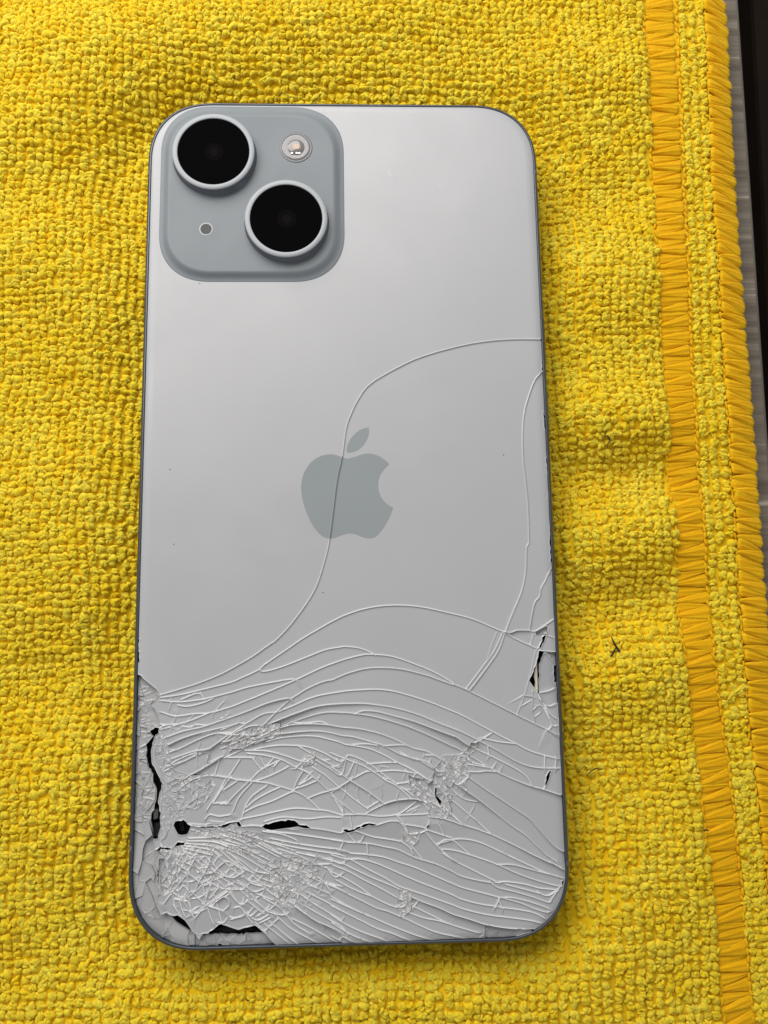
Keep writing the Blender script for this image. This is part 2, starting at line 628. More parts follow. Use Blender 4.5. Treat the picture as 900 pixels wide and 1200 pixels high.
def stitch_row(left, right, lift, over, lean_sign, nvar=6, pitch=1.42):
    lens = float(np.mean(right(np.linspace(-90, 90, 9)) - left(np.linspace(-90, 90, 9)))) + over
    up = [stitch_mesh(lens, 2.7, .45, .58, s, .8 * lean_sign) for s in range(nvar)]
    dn = [stitch_mesh(-lens * .97, 2.5, .4, .52, s + 50, -.8 * lean_sign) for s in range(nvar)]
    y, k = -102.0, 0
    while y < 102:
        a, b = float(left(y)), float(right(y))
        me = random.choice(up if k % 2 else dn)
        o = bpy.data.objects.new('hem_stitch', me)
        COL.objects.link(o)
        o.parent = cloth
        o.matrix_parent_inverse = PINV
        xa, xb = a + .35, b - .35
        za, zb, zm = float(cloth_h(xa, y)), float(cloth_h(xb, y)), float(cloth_h((a + b) / 2, y))
        o.location = ((a + b) / 2 * MM, y * MM, (zm + lift + (.12 if k % 2 else 0)) * MM)
        slope = math.atan2(zb - za, xb - xa)
        tangent = float(left(y + 2) - left(y - 2)) / 4
        mir = -1 if random.random() < .0 else 1
        o.rotation_euler = (random.uniform(-.18, .18), -slope, random.uniform(-.11, .11) - tangent)
        o.scale = (random.uniform(.94, 1.06), mir * random.uniform(.9, 1.15), random.uniform(.8, 1.2))
        y += pitch * random.uniform(.85, 1.15); k += 1


stitch_row(B0, B1, -.02, .55, 1)
stitch_row(B2, lambda y: B3(y) - .3, -.05, .7, -1)

# fine chain threads that run beside the stitches
for nm, fx, dz in (('chain_thread', lambda y: B1(y) + .25, .45), ('chain_thread', lambda y: B2(y) - .1, .35), ('chain_thread', lambda y: B0(y) - .15, .25), ('chain_thread', lambda y: B3(y) + .05, -.2)):
    yy = np.arange(-102, 102, 1.35) + rng.normal(0, .12, len(np.arange(-102, 102, 1.35)))
    xx = fx(yy) + rng.normal(0, .10, len(yy))
    C = np.column_stack([xx, yy, cloth_h(xx, yy) + dz])
    S = np.column_stack([np.full(len(yy), .26), rng.uniform(.62, .85, len(yy)), np.full(len(yy), .25)])
    a = rng.normal(.12, .2, len(yy))
    R = np.zeros((len(yy), 3, 3)); R[:, 0, 0] = np.cos(a); R[:, 0, 1] = -np.sin(a); R[:, 1, 0] = np.sin(a); R[:, 1, 1] = np.cos(a); R[:, 2, 2] = 1
    V, F = blobs(C, S, R, .1)
    o = big_mesh(nm, V, F, M_thread, cloth)
    o.matrix_parent_inverse = PINV
    tag(o, kind='stuff')


# lint caught on the cloth
def lint(u, v, label, strokes, r=.19):
    p = ray_to(u, v, 1.6)
    h = float(cloth_h(*p)) + 1.35
    V, F = [], []
    for st in strokes:
        path = [np.array([a * .19, -b * .19, c]) for a, b, c in st]
        base = len(V)
        for i, q in enumerate(path):
            d = path[min(i + 1, len(path) - 1)] - path[max(i - 1, 0)]
            d /= np.linalg.norm(d)
            s = np.cross(d, [0, 0, 1.0]); s /= max(1e-6, np.linalg.norm(s)); t = np.cross(s, d)
            for k in range(5):
                a = k * 2 * math.pi / 5
                rr = r * (1.0 if 0 < i < len(path) - 1 else .4)
                V.append(q + s * math.cos(a) * rr + t * math.sin(a) * rr)
        for i in range(len(path) - 1):
            for k in range(5):
                F.append((base + i * 5 + k, base + i * 5 + (k + 1) % 5, base + (i + 1) * 5 + (k + 1) % 5, base + (i + 1) * 5 + k))
        F.append(tuple(base + k for k in reversed(range(5)))); F.append(tuple(base + (len(path) - 1) * 5 + k for k in range(5)))
    V = np.array(V) + np.array([p[0], p[1], h])
    o = mesh_obj('lint_fibre', V, F, M_lint, origin=(p[0], p[1], h))
    tag(o, label, 'lint', 'dark lint caught on the yellow cloth')


lint(717, 758, 'branched dark lint thread on the cloth right of the notched edge', [[(-3, -9, 0), (-1, -3, .2), (1, 0, .1), (4, 5, .1), (5, 9, 0)], [(1, 0, .1), (-3, 7, .1), (-5, 9, 0)]])
lint(707, 520, 'small hooked dark lint curl on the cloth beside the phone', [[(-3, -4, 0), (1, -5, .2), (3, 0, .1), (0, 4, 0)], [(0, 3, .1), (1, 8, 0)]], .13)
lint(695, 906, 'faint dark lint hair on the cloth near the right lower edge', [[(-5, 2, 0), (-1, -2, .1), (3, -4, .2), (8, -3, 0)]], .11)
lint(822, 971, 'dark lint dot on the cloth against the orange stitches', [[(-3, 0, 0), (0, -1, .2), (3, 0, 0)]], .16)
lint(62, 452, 'dark lint dot alone on the cloth left of the phone', [[(-2, -1, 0), (0, 0, .2), (2, 0, 0)]], .15)
lint(292, 1164, 'tiny dark lint dot on the cloth below the phone', [[(-1, -1, 0), (0, 0, .2), (2, 1, 0)]], .13)

# ------------------------------------------------------------------ the phone
ZB = 7.55                                        # plane of the back glass
phone = empty('smartphone', (0, 0, 0))
tag(phone, 'pale grey smartphone lying face down with its back glass badly shattered', 'smartphone')

FR = 12.2
prof = [(1.6, .0), (.7, .12), (.2, .5), (0, 1.2), (0, 6.0), (.05, 6.6), (.2, 7.05), (.42, 7.32), (.62, 7.40), (.72, 7.36), (.74, 7.0), (.76, 5.0), (1.7, 5.0)]
rings = [ring3(rounded(W2 - i, H2 - i, FR - i), z) for i, z in prof]
V, F = loft(rings)
frame = mesh_obj('frame', V, F, M_frame, phone, smooth=True)
p2 = rounded(W2 - 1.6, H2 - 1.6, FR - 1.6)
V, F = loft([ring3(p2, .0), ring3(p2, .25)], cap_first=True, cap_last=True)
mesh_obj('screen', V, F, M_screen, phone)
p2 = rounded(W2 - .9, H2 - .9, FR - .9)
V, F = loft([ring3(p2, .3), ring3(p2, 5.2)], cap_last=True)
mesh_obj('inner_chassis', V, F, M_dark, phone)


def frame_box(name, x, y0, y1, z0, z1, proud, mat, rr=.5):
    """a pill shaped key standing proud of the straight side at x"""
    s = 1 if x > 0 else -1
    zc, hh, hw = (z0 + z1) / 2, (z1 - z0) / 2, (y1 - y0) / 2
    a = rounded(hw, hh, min(hw, hh) * .95, n=6, e=2)
    R = []
    for k, pr in ((1.0, -.3), (1.0, proud - .12), (.96, proud - .03), (.88, proud)):
        q = a.copy()
        q[:, 0] *= 1 - (1 - k) * hh / hw; q[:, 1] *= k
        R.append(np.column_stack([np.full(len(q), x + s * pr), (y0 + y1) / 2 + q[:, 0], zc + q[:, 1]]))
    V, F = loft(R, cap_last=True)
    if s < 0: F = [tuple(reversed(f)) for f in F]
    return mesh_obj(name, V, F, mat, frame, smooth=False)


def yy(v): return float(ray_to(640, v, 4)[1])


frame_box('mute_switch', W2, yy(332), yy(304), 3.0, 5.2, .30, M_frame)
frame_box('volume_button', W2, yy(431), yy(372), 2.7, 5.4, .35, M_frame)
frame_box('volume_button', W2, yy(516), yy(458), 2.7, 5.4, .35, M_frame)
frame_box('side_button', -W2, yy(512), yy(398), 2.7, 5.4, .28, M_frame)


def antenna_band(side, v):
    """a thin plastic line that crosses the frame, 0.02 proud of it"""
    y = float(ray_to(170 if side < 0 else 650, v, 6)[1])
    V = []
    for i, z in prof[2:9]:
        for dy in (-.35, .35): V.append((side * (W2 - i + .02), y + dy, z + (.02 if z > 6.8 else 0)))
    F = [(2 * k, 2 * k + 1, 2 * k + 3, 2 * k + 2) for k in range(len(V) // 2 - 1)]
    if side < 0: F = [tuple(reversed(f)) for f in F]
    mesh_obj('antenna_band', V, F, M_band, frame, smooth=True)


for s, v in ((-1, 206), (1, 206), (-1, 992), (1, 1010)): antenna_band(s, v)

# --- crack tracings: tag of an enlarged view and points in it
CROPS = {'A': (150, 780, 7.5), 'B': (260, 740, 6.4286), 'C': (390, 740, 6.4286), 'D': (520, 740, 6), 'E': (150, 880, 7.5), 'F': (260, 860, 6.4286),
         'G': (390, 860, 6.4286), 'H': (520, 860, 6), 'I': (150, 970, 7.5), 'J': (260, 970, 6.4286), 'K': (390, 970, 6.4286), 'L': (520, 970, 6),
         'M': (590, 640, 10), 'N': (590, 740, 10), 'O': (590, 380, 4.286), 'P': (185, 975, 9), 'Q': (270, 985, 7.5), 'R': (470, 880, 10), 'S': (330, 480, 5.294), 'Z': (0, 0, 1)}


def trace(line):
    pts, ox, oy, sc = [], 0, 0, 1
    for tok in line.split():
        if tok in CROPS: ox, oy, sc = CROPS[tok]
        else:
            a, b = tok.split(','); pts.append((ox + float(a) / sc, oy + float(b) / sc))
    return pts


def to_back(px): return np.array([ray_to(u, v, ZB) for u, v in px])


CRACKS = '''
Z 640,398 600,398 565,401 530,408 490,420 455,437 432,452 420,468 413,482 406,501 401,535 395,565 387,627 380,659 368,693 345,727 325,749 B 345,110 240,185 130,250 0,320 A 640,150 470,205 300,255 275,262
.5 O 205,230 160,280 125,370 105,450 97,560 100,680 115,820 125,940 128,1100 M 275,0 262,290 215,530 120,760 30,990 D 390,130 310,250 185,415
.5 D 410,20 360,130 290,230 160,402
.3 D 368,20 340,90 310,190
B 330,245 470,150 600,60 700,0 Z 400,723 430,713 460,709.5 490,711 520,717 555,726 M 20,1010 160,990 300,990 370,1000 500,920 600,850 625,835
M 20,1010 150,1090 N 380,195
.5 M 570,275 525,330 490,410 440,500 425,590 370,660 335,800 305,985
A 300,280 470,255 640,215 900,150 B 150,350 240,310 290,280 330,240
B 290,280 300,302 380,290 500,250 650,190 780,140 900,118 C 100,115 190,125 280,155 315,177
A 310,310 450,320 650,298 900,238 B 180,425 350,390 530,360 565,372
A 480,295 620,245 670,295
A 450,350 520,360 640,335 740,295
A 310,415 420,445 580,425 720,415 900,365 B 180,525 350,455 560,365 750,275 900,220 C 130,200 240,175 320,175 450,190 600,240 760,305 900,385 D 75,375
A 300,560 450,515 560,480 720,415
A 285,550 330,525 440,515
A 330,635 500,575 640,545 750,510 900,458 B 200,600 350,540 490,505 520,517
A 480,535 560,540 590,520 690,525
C 0,365 120,315 260,280 400,275 540,290 700,330 800,365 900,400 D 80,377 160,410 290,475 400,530 520,590 640,650 725,690 810,745
C 0,365 B 750,385 640,435 560,485 515,515 430,590 330,690 230,790 160,850
B 440,600 560,550 650,510 750,480 900,455 C 150,445 320,437 450,450 600,490 750,540 900,600 D 130,590 270,665 400,735 500,785 620,845 800,895 830,900
B 330,712 460,655 580,610 680,575 780,555 900,546 C 100,545 240,545 400,565 520,590 650,630 770,680 900,730 D 130,710 240,765 H 380,120 500,190 590,225 680,240 770,242 830,242
C 175,620 230,600 330,605 450,635 600,675 750,730 900,785 D 90,745 180,805 H 320,150 430,205 530,260 590,310 620,362
B 170,855 300,790 400,740 530,685 660,640 780,612 900,612 C 150,618 300,640 450,680 600,730 750,795 900,865 D 80,815 130,840 H 260,200 380,270 500,325 620,370 690,388 820,430 840,432
B 380,750 520,705 680,698 800,705 900,722 C 200,735 350,770 480,820 600,878 G 700,130 770,165 900,240
B 530,685 640,690 740,680 800,700
B 300,800 380,780 480,768 600,755 720,752 820,765 900,785 C 150,795 280,830 380,860 G 500,150 620,190 720,215
B 340,830 430,805 560,790 700,790 800,810 900,838 C 90,850 G 250,105 370,150 480,210 600,270 690,330
F 250,115 400,90 520,88 640,98 760,140 900,210 G 120,160 260,215 350,280 480,375
F 180,125 330,130 460,160 590,205 650,215
F 200,150 330,165 460,200 560,255 640,290 720,350 810,435 900,530 G 80,605
F 700,195 800,255 900,310 G 100,190
F 700,260 790,320 880,400 G 60,410 160,490 265,565
F 590,100 700,165 800,220 860,245 900,225
G 0,150 100,190 230,240 330,300 400,350 480,390 580,475
G 0,255 130,350 260,430 385,522
G 0,470 80,530 165,600
G 20,500 80,605
A 350,700 480,640 640,590 900,530 B 130,690 180,695 310,625 410,610
A 350,770 480,720 600,660 760,600 900,590
A 360,830 560,760 700,735 760,700 900,600
A 370,880 500,840 640,760 720,735
E 340,170 500,90 700,10 A 700,850 830,800
E 400,300 540,220 640,165 830,50
E 480,310 560,260 650,230 740,220 900,240 F 100,345 200,355 330,370 430,395 540,430 640,480 740,570
E 340,140 480,60 620,10
B 0,740 130,690 ; 
B 0,830 70,770 180,700
B 20,830 110,760 220,715 310,712
B 0,770 100,780 230,785
B 80,850 200,800 330,750
B 0,845 90,815 160,830 260,800
F 0,60 100,50 170,10
F 0,110 130,60 240,10
F 30,180 130,130 250,60
F 130,205 50,325
F 230,185 300,275
F 290,185 330,255
F 340,240 385,190
F 400,240 430,205
F 40,525 120,440 220,345 300,270 430,205
F 260,355 380,310 490,255
F 90,570 130,480 225,370
F 150,640 180,540 240,460 335,395
F 190,550 280,480 440,400
F 180,585 260,545 380,505 540,430
F 610,285 570,350 540,430
F 590,375 640,330 660,305
F 600,375 650,345 680,325
F 555,412 640,385 715,352
F 650,485 740,450 810,430 890,405
F 150,640 300,610 430,580 560,560 700,570 800,580 905,612
F 330,655 420,630 500,625 640,638 780,625 900,628
F 850,480 910,585
F 10,400 45,515
F 0,528 45,520
F 20,420 110,360
F 60,180 200,180 230,185
F 650,290 600,250 700,175
F 560,260 610,215 650,215
E 560,655 640,668 740,665 830,668 900,640 F 105,665
F 150,697 240,690 305,695
F 665,705 780,720 900,742 G 80,725
G 340,680 420,655 490,655 530,690 560,750 580,770
G 150,720 210,690
G 130,635 145,700
E 760,440 830,330 900,240
E 830,330 870,440 760,460
E 800,80 760,210
E 700,510 760,420 860,250
E 690,590 720,560 800,575 900,560
G 240,605 320,560 430,510 540,490 630,490 700,520 760,560
G 80,608 240,605 350,618 480,605 540,575 620,515
G 265,555 340,510
G 175,325 250,285 270,285
G 55,400 130,352
G 0,435 60,405
G 40,195 60,245 0,248
G 160,215 115,310
G 340,282 480,275 620,295
G 490,372 580,355 615,310
G 610,340 690,415
G 580,375 660,440
G 550,420 610,465
G 520,405 570,420
G 640,190 720,240 800,290
G 390,92 520,85 570,95
G 550,240 640,290 740,360
G 270,225 400,215 480,215
G 160,80 250,75 330,85
G 490,610 620,605 720,600
G 530,675 620,690 710,705
G 490,620 540,680 570,755
G 565,755 640,750 710,720
G 700,715 780,745 900,785 H 60,740 150,740 260,765 380,820 500,875 L 420,180 560,245 680,300 740,325 835,355 850,358
G 800,680 835,755
G 700,735 780,830 840,800 900,800
G 570,760 640,800 610,830
R 0,20 130,90 300,130 430,250
R 300,50 400,60 560,170 730,270
R 430,290 520,290 590,350 660,400 720,370
R 340,590 440,650
R 480,640 560,730 600,750
R 600,450 660,510 760,570 900,595
R 550,540 720,680 900,830 H 220,600 330,702
R 600,740 720,860
R 340,770 520,800 700,860 900,920 H 230,670 340,710 450,760 560,815 650,860 760,910 L 740,235 840,290 850,292
R 690,410 780,480 H 230,450 350,545 470,640 570,710 640,775 720,850 800,900 L 760,220 845,287
R 770,290 H 280,380 400,460 520,540 600,595 660,660 720,730 780,790 840,830 850,832
H 20,430 40,500 60,570 130,635
H 150,160 200,200 290,222
H 170,265 240,268 300,262 385,268
H 180,215 300,235 340,240
H 270,30 380,55 490,68
H 245,50 330,0
H 310,100 320,150
H 240,45 200,80 140,130 100,190
H 120,170 170,270 170,300 110,365
H 75,755 185,850
H 710,165 708,250
H 790,180 785,245
H 700,390 715,365
L 0,150 80,160 180,190 300,230 380,260 500,315 620,360 740,395 825,415
L 380,260 480,260 600,290 720,322 740,326
L 0,185 90,240 200,295 300,345 385,387
L 375,385 440,380 560,395 680,425 790,435 800,440
L 330,385 380,420 500,450 620,485 740,525 760,500 800,440 820,410
L 445,400 560,430 680,462
L 675,455 690,468 740,475 795,438
K 0,90 100,105 170,110 280,120 400,145 490,165 620,225 780,275 900,330 L 120,340 240,370 335,387
K 0,155 130,190 250,200 380,220 500,260 620,300 750,355 900,420 L 130,420 260,455 400,490 470,490 600,520 745,572 730,595 640,570 540,530 410,492
K 0,205 100,235 210,235 320,265 430,310 560,370 680,420 800,465 900,505 L 120,500 250,535 365,552
L 405,560 520,575 640,600 715,642
L 385,498 410,562
L 365,552 390,500
K 140,240 260,310 380,370 500,440 600,475 760,530 900,580 L 150,575 300,610 450,630 600,650 685,672
K 0,250 75,272 90,250
K 85,272 200,330 320,385 430,430 505,465
K 10,285 110,325 220,385 330,440 440,500 545,560
K 575,515 680,560 790,600 900,650 L 100,620 200,650 290,680 400,700 500,710 620,716 640,712
K 610,595 720,650 820,700 905,738 L 245,745
K 570,640 680,680 800,705 895,735
K 0,335 90,380 200,445 300,520
K 30,395 130,450 220,490 300,520 400,570 490,600 540,590
K 0,430 100,490 220,550 330,605 420,632 520,675
K 550,685 660,740 780,790 900,820 L 100,775 210,800 280,770
K 0,520 120,590 220,640 280,665 400,720 520,770 650,820 780,862 830,870
K 0,540 140,605 280,668
K 0,590 100,640 220,700 340,760 460,800 560,845 640,872
K 0,660 110,730 240,790 350,830 430,870
K 0,715 120,790 250,850 350,885
K 0,770 100,830 190,885
K 0,825 110,892
K 170,20 300,65 420,85 525,105
K 120,45 170,105 210,105 235,55
K 80,108 55,165
K 258,135 265,200
K 640,560 610,598
K 595,140 670,230
K 520,105 580,150 600,190
K 700,30 780,130 900,240 L 90,240
K 800,120 900,90
J 320,25 450,45 560,90 575,112
J 350,20 560,45 760,75 900,95 K 100,105
J 380,80 580,120 750,145 900,165 K 130,190
J 400,110 520,140 700,170 900,205 K 100,235
J 570,185 700,215 830,245 900,265
J 250,100 400,180 560,250 640,275 820,272
J 430,160 560,200 690,265
J 150,70 300,150 430,220
J 0,110 150,150 300,215 400,270 470,340 515,390
J 100,150 230,210 350,280 440,350 490,395
J 0,150 130,200 250,270 380,350 450,392
J 50,190 150,250 250,325 350,345
J 0,180 80,250 170,310 240,340
J 150,40 300,90 430,130 540,170
J 60,20 220,70 340,130 450,200
J 0,60 120,90 230,150
J 690,385 800,425 900,470 K 100,490
J 640,420 780,480 810,495
J 660,490 760,540 900,620 K 100,640
J 600,500 700,570 900,690
J 640,590 760,660 900,740 K 110,790
J 560,600 700,690 900,790 K 50,850
J 540,690 680,760 830,850 880,880
J 430,680 520,760 640,830 740,885 800,900
J 340,740 440,820 540,905
J 420,690 320,785
J 260,720 330,790 
J 370,715 470,800 570,880 610,910
J 820,420 900,440
J 800,310 850,370 900,350
J 700,360 760,400 820,470
J 480,640 540,720 660,800
J 520,560 640,650 760,740
P 340,65 600,60 700,80 900,140
P 320,95 560,100 700,140 820,190
P 310,120 560,150 640,180
P 310,150 560,190 660,250
P 300,178 450,215 565,242
P 280,205 400,260 530,345 610,412
P 605,410 730,315 890,400
P 570,165 540,340 430,540 380,645 300,700
P 390,290 300,450 200,580 120,680 70,750
P 740,600 620,690 510,775
P 745,620 540,765
P 280,315 370,360 440,410 430,390 540,370
P 440,395 500,440 590,420 540,365
P 310,425 430,520 490,560 560,530 605,445
P 565,540 700,600 900,605
P 610,420 720,470 820,480 900,425
P 735,610 850,750 910,760
P 370,640 490,760
P 340,640 265,720 310,730 380,850 440,830 490,750
P 190,655 260,690 310,610 270,560
P 250,690 350,860
P 170,770 250,890
P 200,330 330,420
P 130,420 260,520
P 60,560 190,655
P 320,260 240,400 100,600
P 230,240 130,420 40,540
P 480,760 600,800 690,830
P 590,760 700,680 760,760 690,830
P 480,800 400,900
P 560,560 520,680 500,740
P 640,590 560,690
P 240,400 310,450
Q 130,390 210,450 300,420
Q 100,290 180,370 280,400
Q 0,420 80,555 160,520 150,465
Q 240,470 370,520
Q 330,440 440,525
Q 230,540 330,625
Q 95,590 170,660 230,620
Q 170,660 240,700 330,655
Q 140,640 60,680 0,670
Q 150,530 290,640
Q 200,490 300,600 400,650
Q 40,320 110,280
Q 40,330 120,395
Q 210,320 300,390 390,420
Q 300,510 420,580 480,650
Q 350,610 440,655 500,640
Q 20,690 150,650
Q 130,640 200,735
Q 270,720 350,680
N 485,30 600,80
N 465,232 605,240 640,238
N 500,260 610,290 640,295
N 412,720 470,715 570,690 630,655
N 430,800 530,880 640,840 660,835
N 490,880 560,980 650,1035
N 480,895 520,980 560,1080 590,1110 655,1095
.5 N 240,755 345,768
.5 N 205,880 335,808
.5 N 310,860 350,980 370,1085
.5 N 340,930 420,870 480,935
.5 N 370,1000 440,940 395,885
N 480,930 560,1100 510,1155
N 410,750 430,800 480,890
.4 N 380,215 330,440 245,755 160,975
.4 N 350,40 320,150
.5 N 340,720 345,800 330,930
N 510,1155 600,1200 650,1220
N 412,740 480,890
N 500,245 620,395
N 520,0 515,35 480,35
'''
HOLES = '''
A 265,550 235,545 190,575 215,625 150,700 160,740 160,850 172,900 E 160,80 175,150 215,205 215,280 245,340 245,420 225,490 230,520 205,540 195,620 210,700 205,780 225,785 265,765 285,640 275,480 265,430 275,380 305,290 270,220 245,170 215,120 205,0 A 205,760 215,680 240,610 272,590
E 232,873 265,860 285,843 345,848 385,857 350,872 285,862 275,880 266,905 258,890
E 400,650 415,622 440,612 490,605 515,625 520,640 552,658 542,690 510,735 470,742 440,735 415,690
E 405,840 440,800 470,805 500,803 490,830 440,838
I 262,360 277,372 266,500 287,580 265,562 256,500 248,385
I 352,748 400,775 440,768 495,808 530,860 567,910 530,905 460,862 395,805
I 655,932 705,928 800,850 830,843 J 0,728 125,770 250,735 322,797 200,805 0,820 I 900,950 800,946
F 305,695 330,675 400,660 460,650 500,642 550,650 580,680 640,685 668,705 620,708 575,695 500,705 420,717 330,715
F 105,665 130,660 152,697 125,700
F 0,688 50,672 105,663 108,672 50,682 0,697
E 640,664 740,660 830,663 900,636 900,646 835,674 740,672 640,676
G 210,692 235,675 275,668 330,682 300,690 260,686 225,702
G 75,715 100,712 120,722 150,715 205,692 210,702 160,728 110,742
R 400,430 418,432 414,528 440,552 472,585 464,640 450,622 432,590 402,540
R 297,905 305,868 330,852 320,895
N 500,30 486,90 440,192 415,182 440,130 450,70
N 414,228 478,238 428,372 420,385 424,762 372,678 300,574 352,462 388,360
N 606,392 644,405 644,592 608,600
H 720,300 745,258 757,265 740,320 712,368
O 203,440 207,440 214,520 210,525
O 216,672 221,670 227,738 222,742
O 227,850 231,848 236,900 233,905
O 233,1005 238,1005 243,1190 238,1195
O 180,75 196,70 197,84 190,82
O 195,185 201,185 203,230 197,232
K 45,888 110,880 200,868 250,872 240,886 130,896 50,905
K 415,872 470,870 465,882 420,884
K 600,868 650,866 640,878
L 832,375 848,372 842,405 830,400
I 780,1042 800,1030 835,1052 800,1058
Z 159.5,742 162,742 163,775 160.5,778
M 535,330 578,240 582,262 545,322
'''
LEDGES = '''
Z 120,770 A 40,60 112,88 135,115 190,160 240,200 272,240 275,265 205,340 235,380 260,430 270,480 272,560 160,740 165,900 E 160,80 215,205 245,340 245,420 225,500 215,700 225,790 232,873 262,900 I 265,215 245,290 275,370 268,500 287,580 250,610 260,690 290,762 345,742 380,775 440,767 500,810 565,908 625,982 660,930 710,930 800,850 835,845 J 0,728 125,770 250,735 330,800 380,860 432,918 Z 330,1130 120,1130
L 292,682 400,702 500,712 640,715 640,730 560,745 480,785 400,830 300,840 290,760
M 375,1000 500,940 515,960 520,1040 380,1035
'''
# patches ground to small crumbs: outline and mean size in pixels of the photograph
CRUSH = [
    ([(181, 852), (196, 862), (202, 900), (220, 908), (245, 905), (255, 922), (238, 945), (215, 958), (203, 958), (196, 985), (189, 985), (188, 930), (190, 915), (180, 885)], 6.5),
    ([(490, 912), (505, 908), (520, 885), (548, 885), (548, 905), (530, 915), (530, 945), (522, 962), (505, 958), (492, 935), (478, 925), (478, 905)], 5.5),
    ([(312, 1008), (345, 1002), (378, 1014), (370, 1030), (352, 1046), (345, 1066), (325, 1062), (318, 1040)], 5.5),
    ([(258, 965), (285, 970), (318, 980), (310, 988), (260, 984), (228, 980), (228, 972)], 6),
    ([(188, 985), (205, 998), (210, 1020), (200, 1046), (190, 1052), (186, 1020)], 5.5),
    ([(552, 868), (562, 872), (545, 893), (536, 902), (526, 896)], 4.5),
    ([(468, 1040), (481, 1042), (485, 1062), (474, 1078), (464, 1068)], 5),
    ([(470, 978), (492, 972), (492, 988), (474, 990)], 5),
    ([(290, 852), (330, 846), (328, 862), (300, 872), (268, 882), (262, 876)], 5.5),
    ([(265, 990), (300, 992), (310, 1002), (280, 1000), (262, 998)], 5.5),
    ([(355, 884), (372, 882), (370, 898), (352, 900)], 5),
]


def catmull(P, step, closed=False):
    P = np.asarray(P, float)
    n = len(P)
    if n < 3 and not closed:
        m = max(1, int(np.linalg.norm(P[-1] - P[0]) / step))
        return np.array([P[0] + (P[-1] - P[0]) * i / m for i in range(m + 1)])
    out = []
    for i in range(n if closed else n - 1):
        p1, p2 = P[i], P[(i + 1) % n]
        p0 = P[(i - 1) % n] if (closed or i > 0) else 2 * p1 - p2
        p3 = P[(i + 2) % n] if (closed or i < n - 2) else 2 * p2 - p1
        m = max(1, int(round(np.linalg.norm(p2 - p1) / step)))
        for k in range(m):
            t = k / m
            out.append(.5 * ((2 * p1) + (p2 - p0) * t + (2 * p0 - 5 * p1 + 4 * p2 - p3) * t * t + (-p0 + 3 * p1 - 3 * p2 + p3) * t ** 3))
    if not closed: out.append(P[-1])
    return np.array(out)


pts, segs = [], []                    # input of the triangulation; seg = (a, b, kind, strength)


def add_path(Q, kind, h=1.0, closed=False):
    s = len(pts)
    pts.extend(map(tuple, Q))
    n = len(Q)
    for i in range(n if closed else n - 1):
        segs.append((s + i, s + (i + 1) % n, kind, h))


GI = .80                              # gap between frame outline and glass edge
outline = rounded(W2 - GI, H2 - GI, FR - GI, n=22)
fine = []
for i in range(len(outline)):
    a, b = outline[i], outline[(i + 1) % len(outline)]
    m = max(1, int(np.linalg.norm(b - a) / 1.0))
    for k in range(m): fine.append(a + (b - a) * k / m)
outline_f = np.array(fine)
add_path(outline_f, 'edge', 0, True)

crack_lines = []
for ln in CRACKS.strip().splitlines():
    ln = ln.replace(';', '').strip()
    h = 1.0
    tk = ln.split()
    if tk[0][0] == '.':
        h = float(tk[0]); ln = ' '.join(tk[1:])
    P = to_back(trace(ln))
    if len(P) < 2: continue
    for a, b in ((0, 1), (-1, -2)):                     # run the ends on a little so that they meet their neighbours
        d = P[a] - P[b]
        P[a] = P[a] + d / max(1e-6, np.linalg.norm(d)) * .22
    Q = catmull(P, .36)
    wob = np.array([[noise.noise((q[0] * 1.3, q[1] * 1.3, 3.1)), noise.noise((q[0] * 1.3, q[1] * 1.3, 8.7))] for q in Q]) * .02
    crack_lines.append((Q + wob, h))
for Q, h in crack_lines: add_path(Q, 'crack', h)


def rough_poly(ln, amp, step=.5):
    P = to_back(trace(ln))
    out = []
    n = len(P)
    for i in range(n):
        a, b = P[i], P[(i + 1) % n]
        m = max(1, int(np.linalg.norm(b - a) / step))
        for k in range(m):
            q = a + (b - a) * k / m
            out.append(q + (rng.normal(0, amp, 2) if k else 0))
    return np.array(out)


holes = [rough_poly(l, .06, .4) for l in HOLES.strip().splitlines()]
for Q in holes: add_path(Q, 'hole', .6, True)
ledges = [rough_poly(l, .04, .7) for l in LEDGES.strip().splitlines()]
for Q in ledges: add_path(Q, 'ledge', .5, True)


def crush(poly, spacing, keep, h):
    """break a patch into crumbs: scattered points joined to their neighbours"""
    lo, hi = poly.min(0), poly.max(0)
    P = []
    for _ in range(6000):
        q = rng.uniform(lo, hi)
        if not inside(q, poly)[0]: continue
        if P and np.min(np.hypot(*(np.array(P) - q).T)) < spacing * .72: continue
        P.append(q)
        if len(P) > 260: break
    if len(P) < 4: return
    v, e, f, *_ = delaunay_2d_cdt([Vector(q) for q in P], [], [], 0, 1e-6)
    v = np.array([x[:] for x in v])
    for a, b in e:
        L = np.linalg.norm(v[a] - v[b])
        if L < 2.3 * spacing and rng.random() < keep:
            add_path(np.array([v[a], v[b]]), 'crack', h)


def short_cracks(poly, centre, n, lmin, lmax, radial, h):
    """short fractures that run away from an impact point or circle round it"""
    poly = np.array(poly, float); c0 = np.array(centre, float)
    lo, hi = poly.min(0), poly.max(0)
    k = 0
    while k < n:
        q = rng.uniform(lo, hi)
        if not inside(q, poly)[0]: continue
        k += 1
        d = q - c0; d /= np.linalg.norm(d)
        if rng.random() > radial: d = np.array([-d[1], d[0]])
        a = rng.normal(0, .10); d = np.array([d[0] * math.cos(a) - d[1] * math.sin(a), d[0] * math.sin(a) + d[1] * math.cos(a)])
        L = rng.uniform(lmin, lmax); n_ = np.array([-d[1], d[0]]) * rng.normal(0, .07) * L
        add_path(catmull(to_back([q - d * L / 2, q + n_, q + d * L / 2]), .36), 'crack', h)


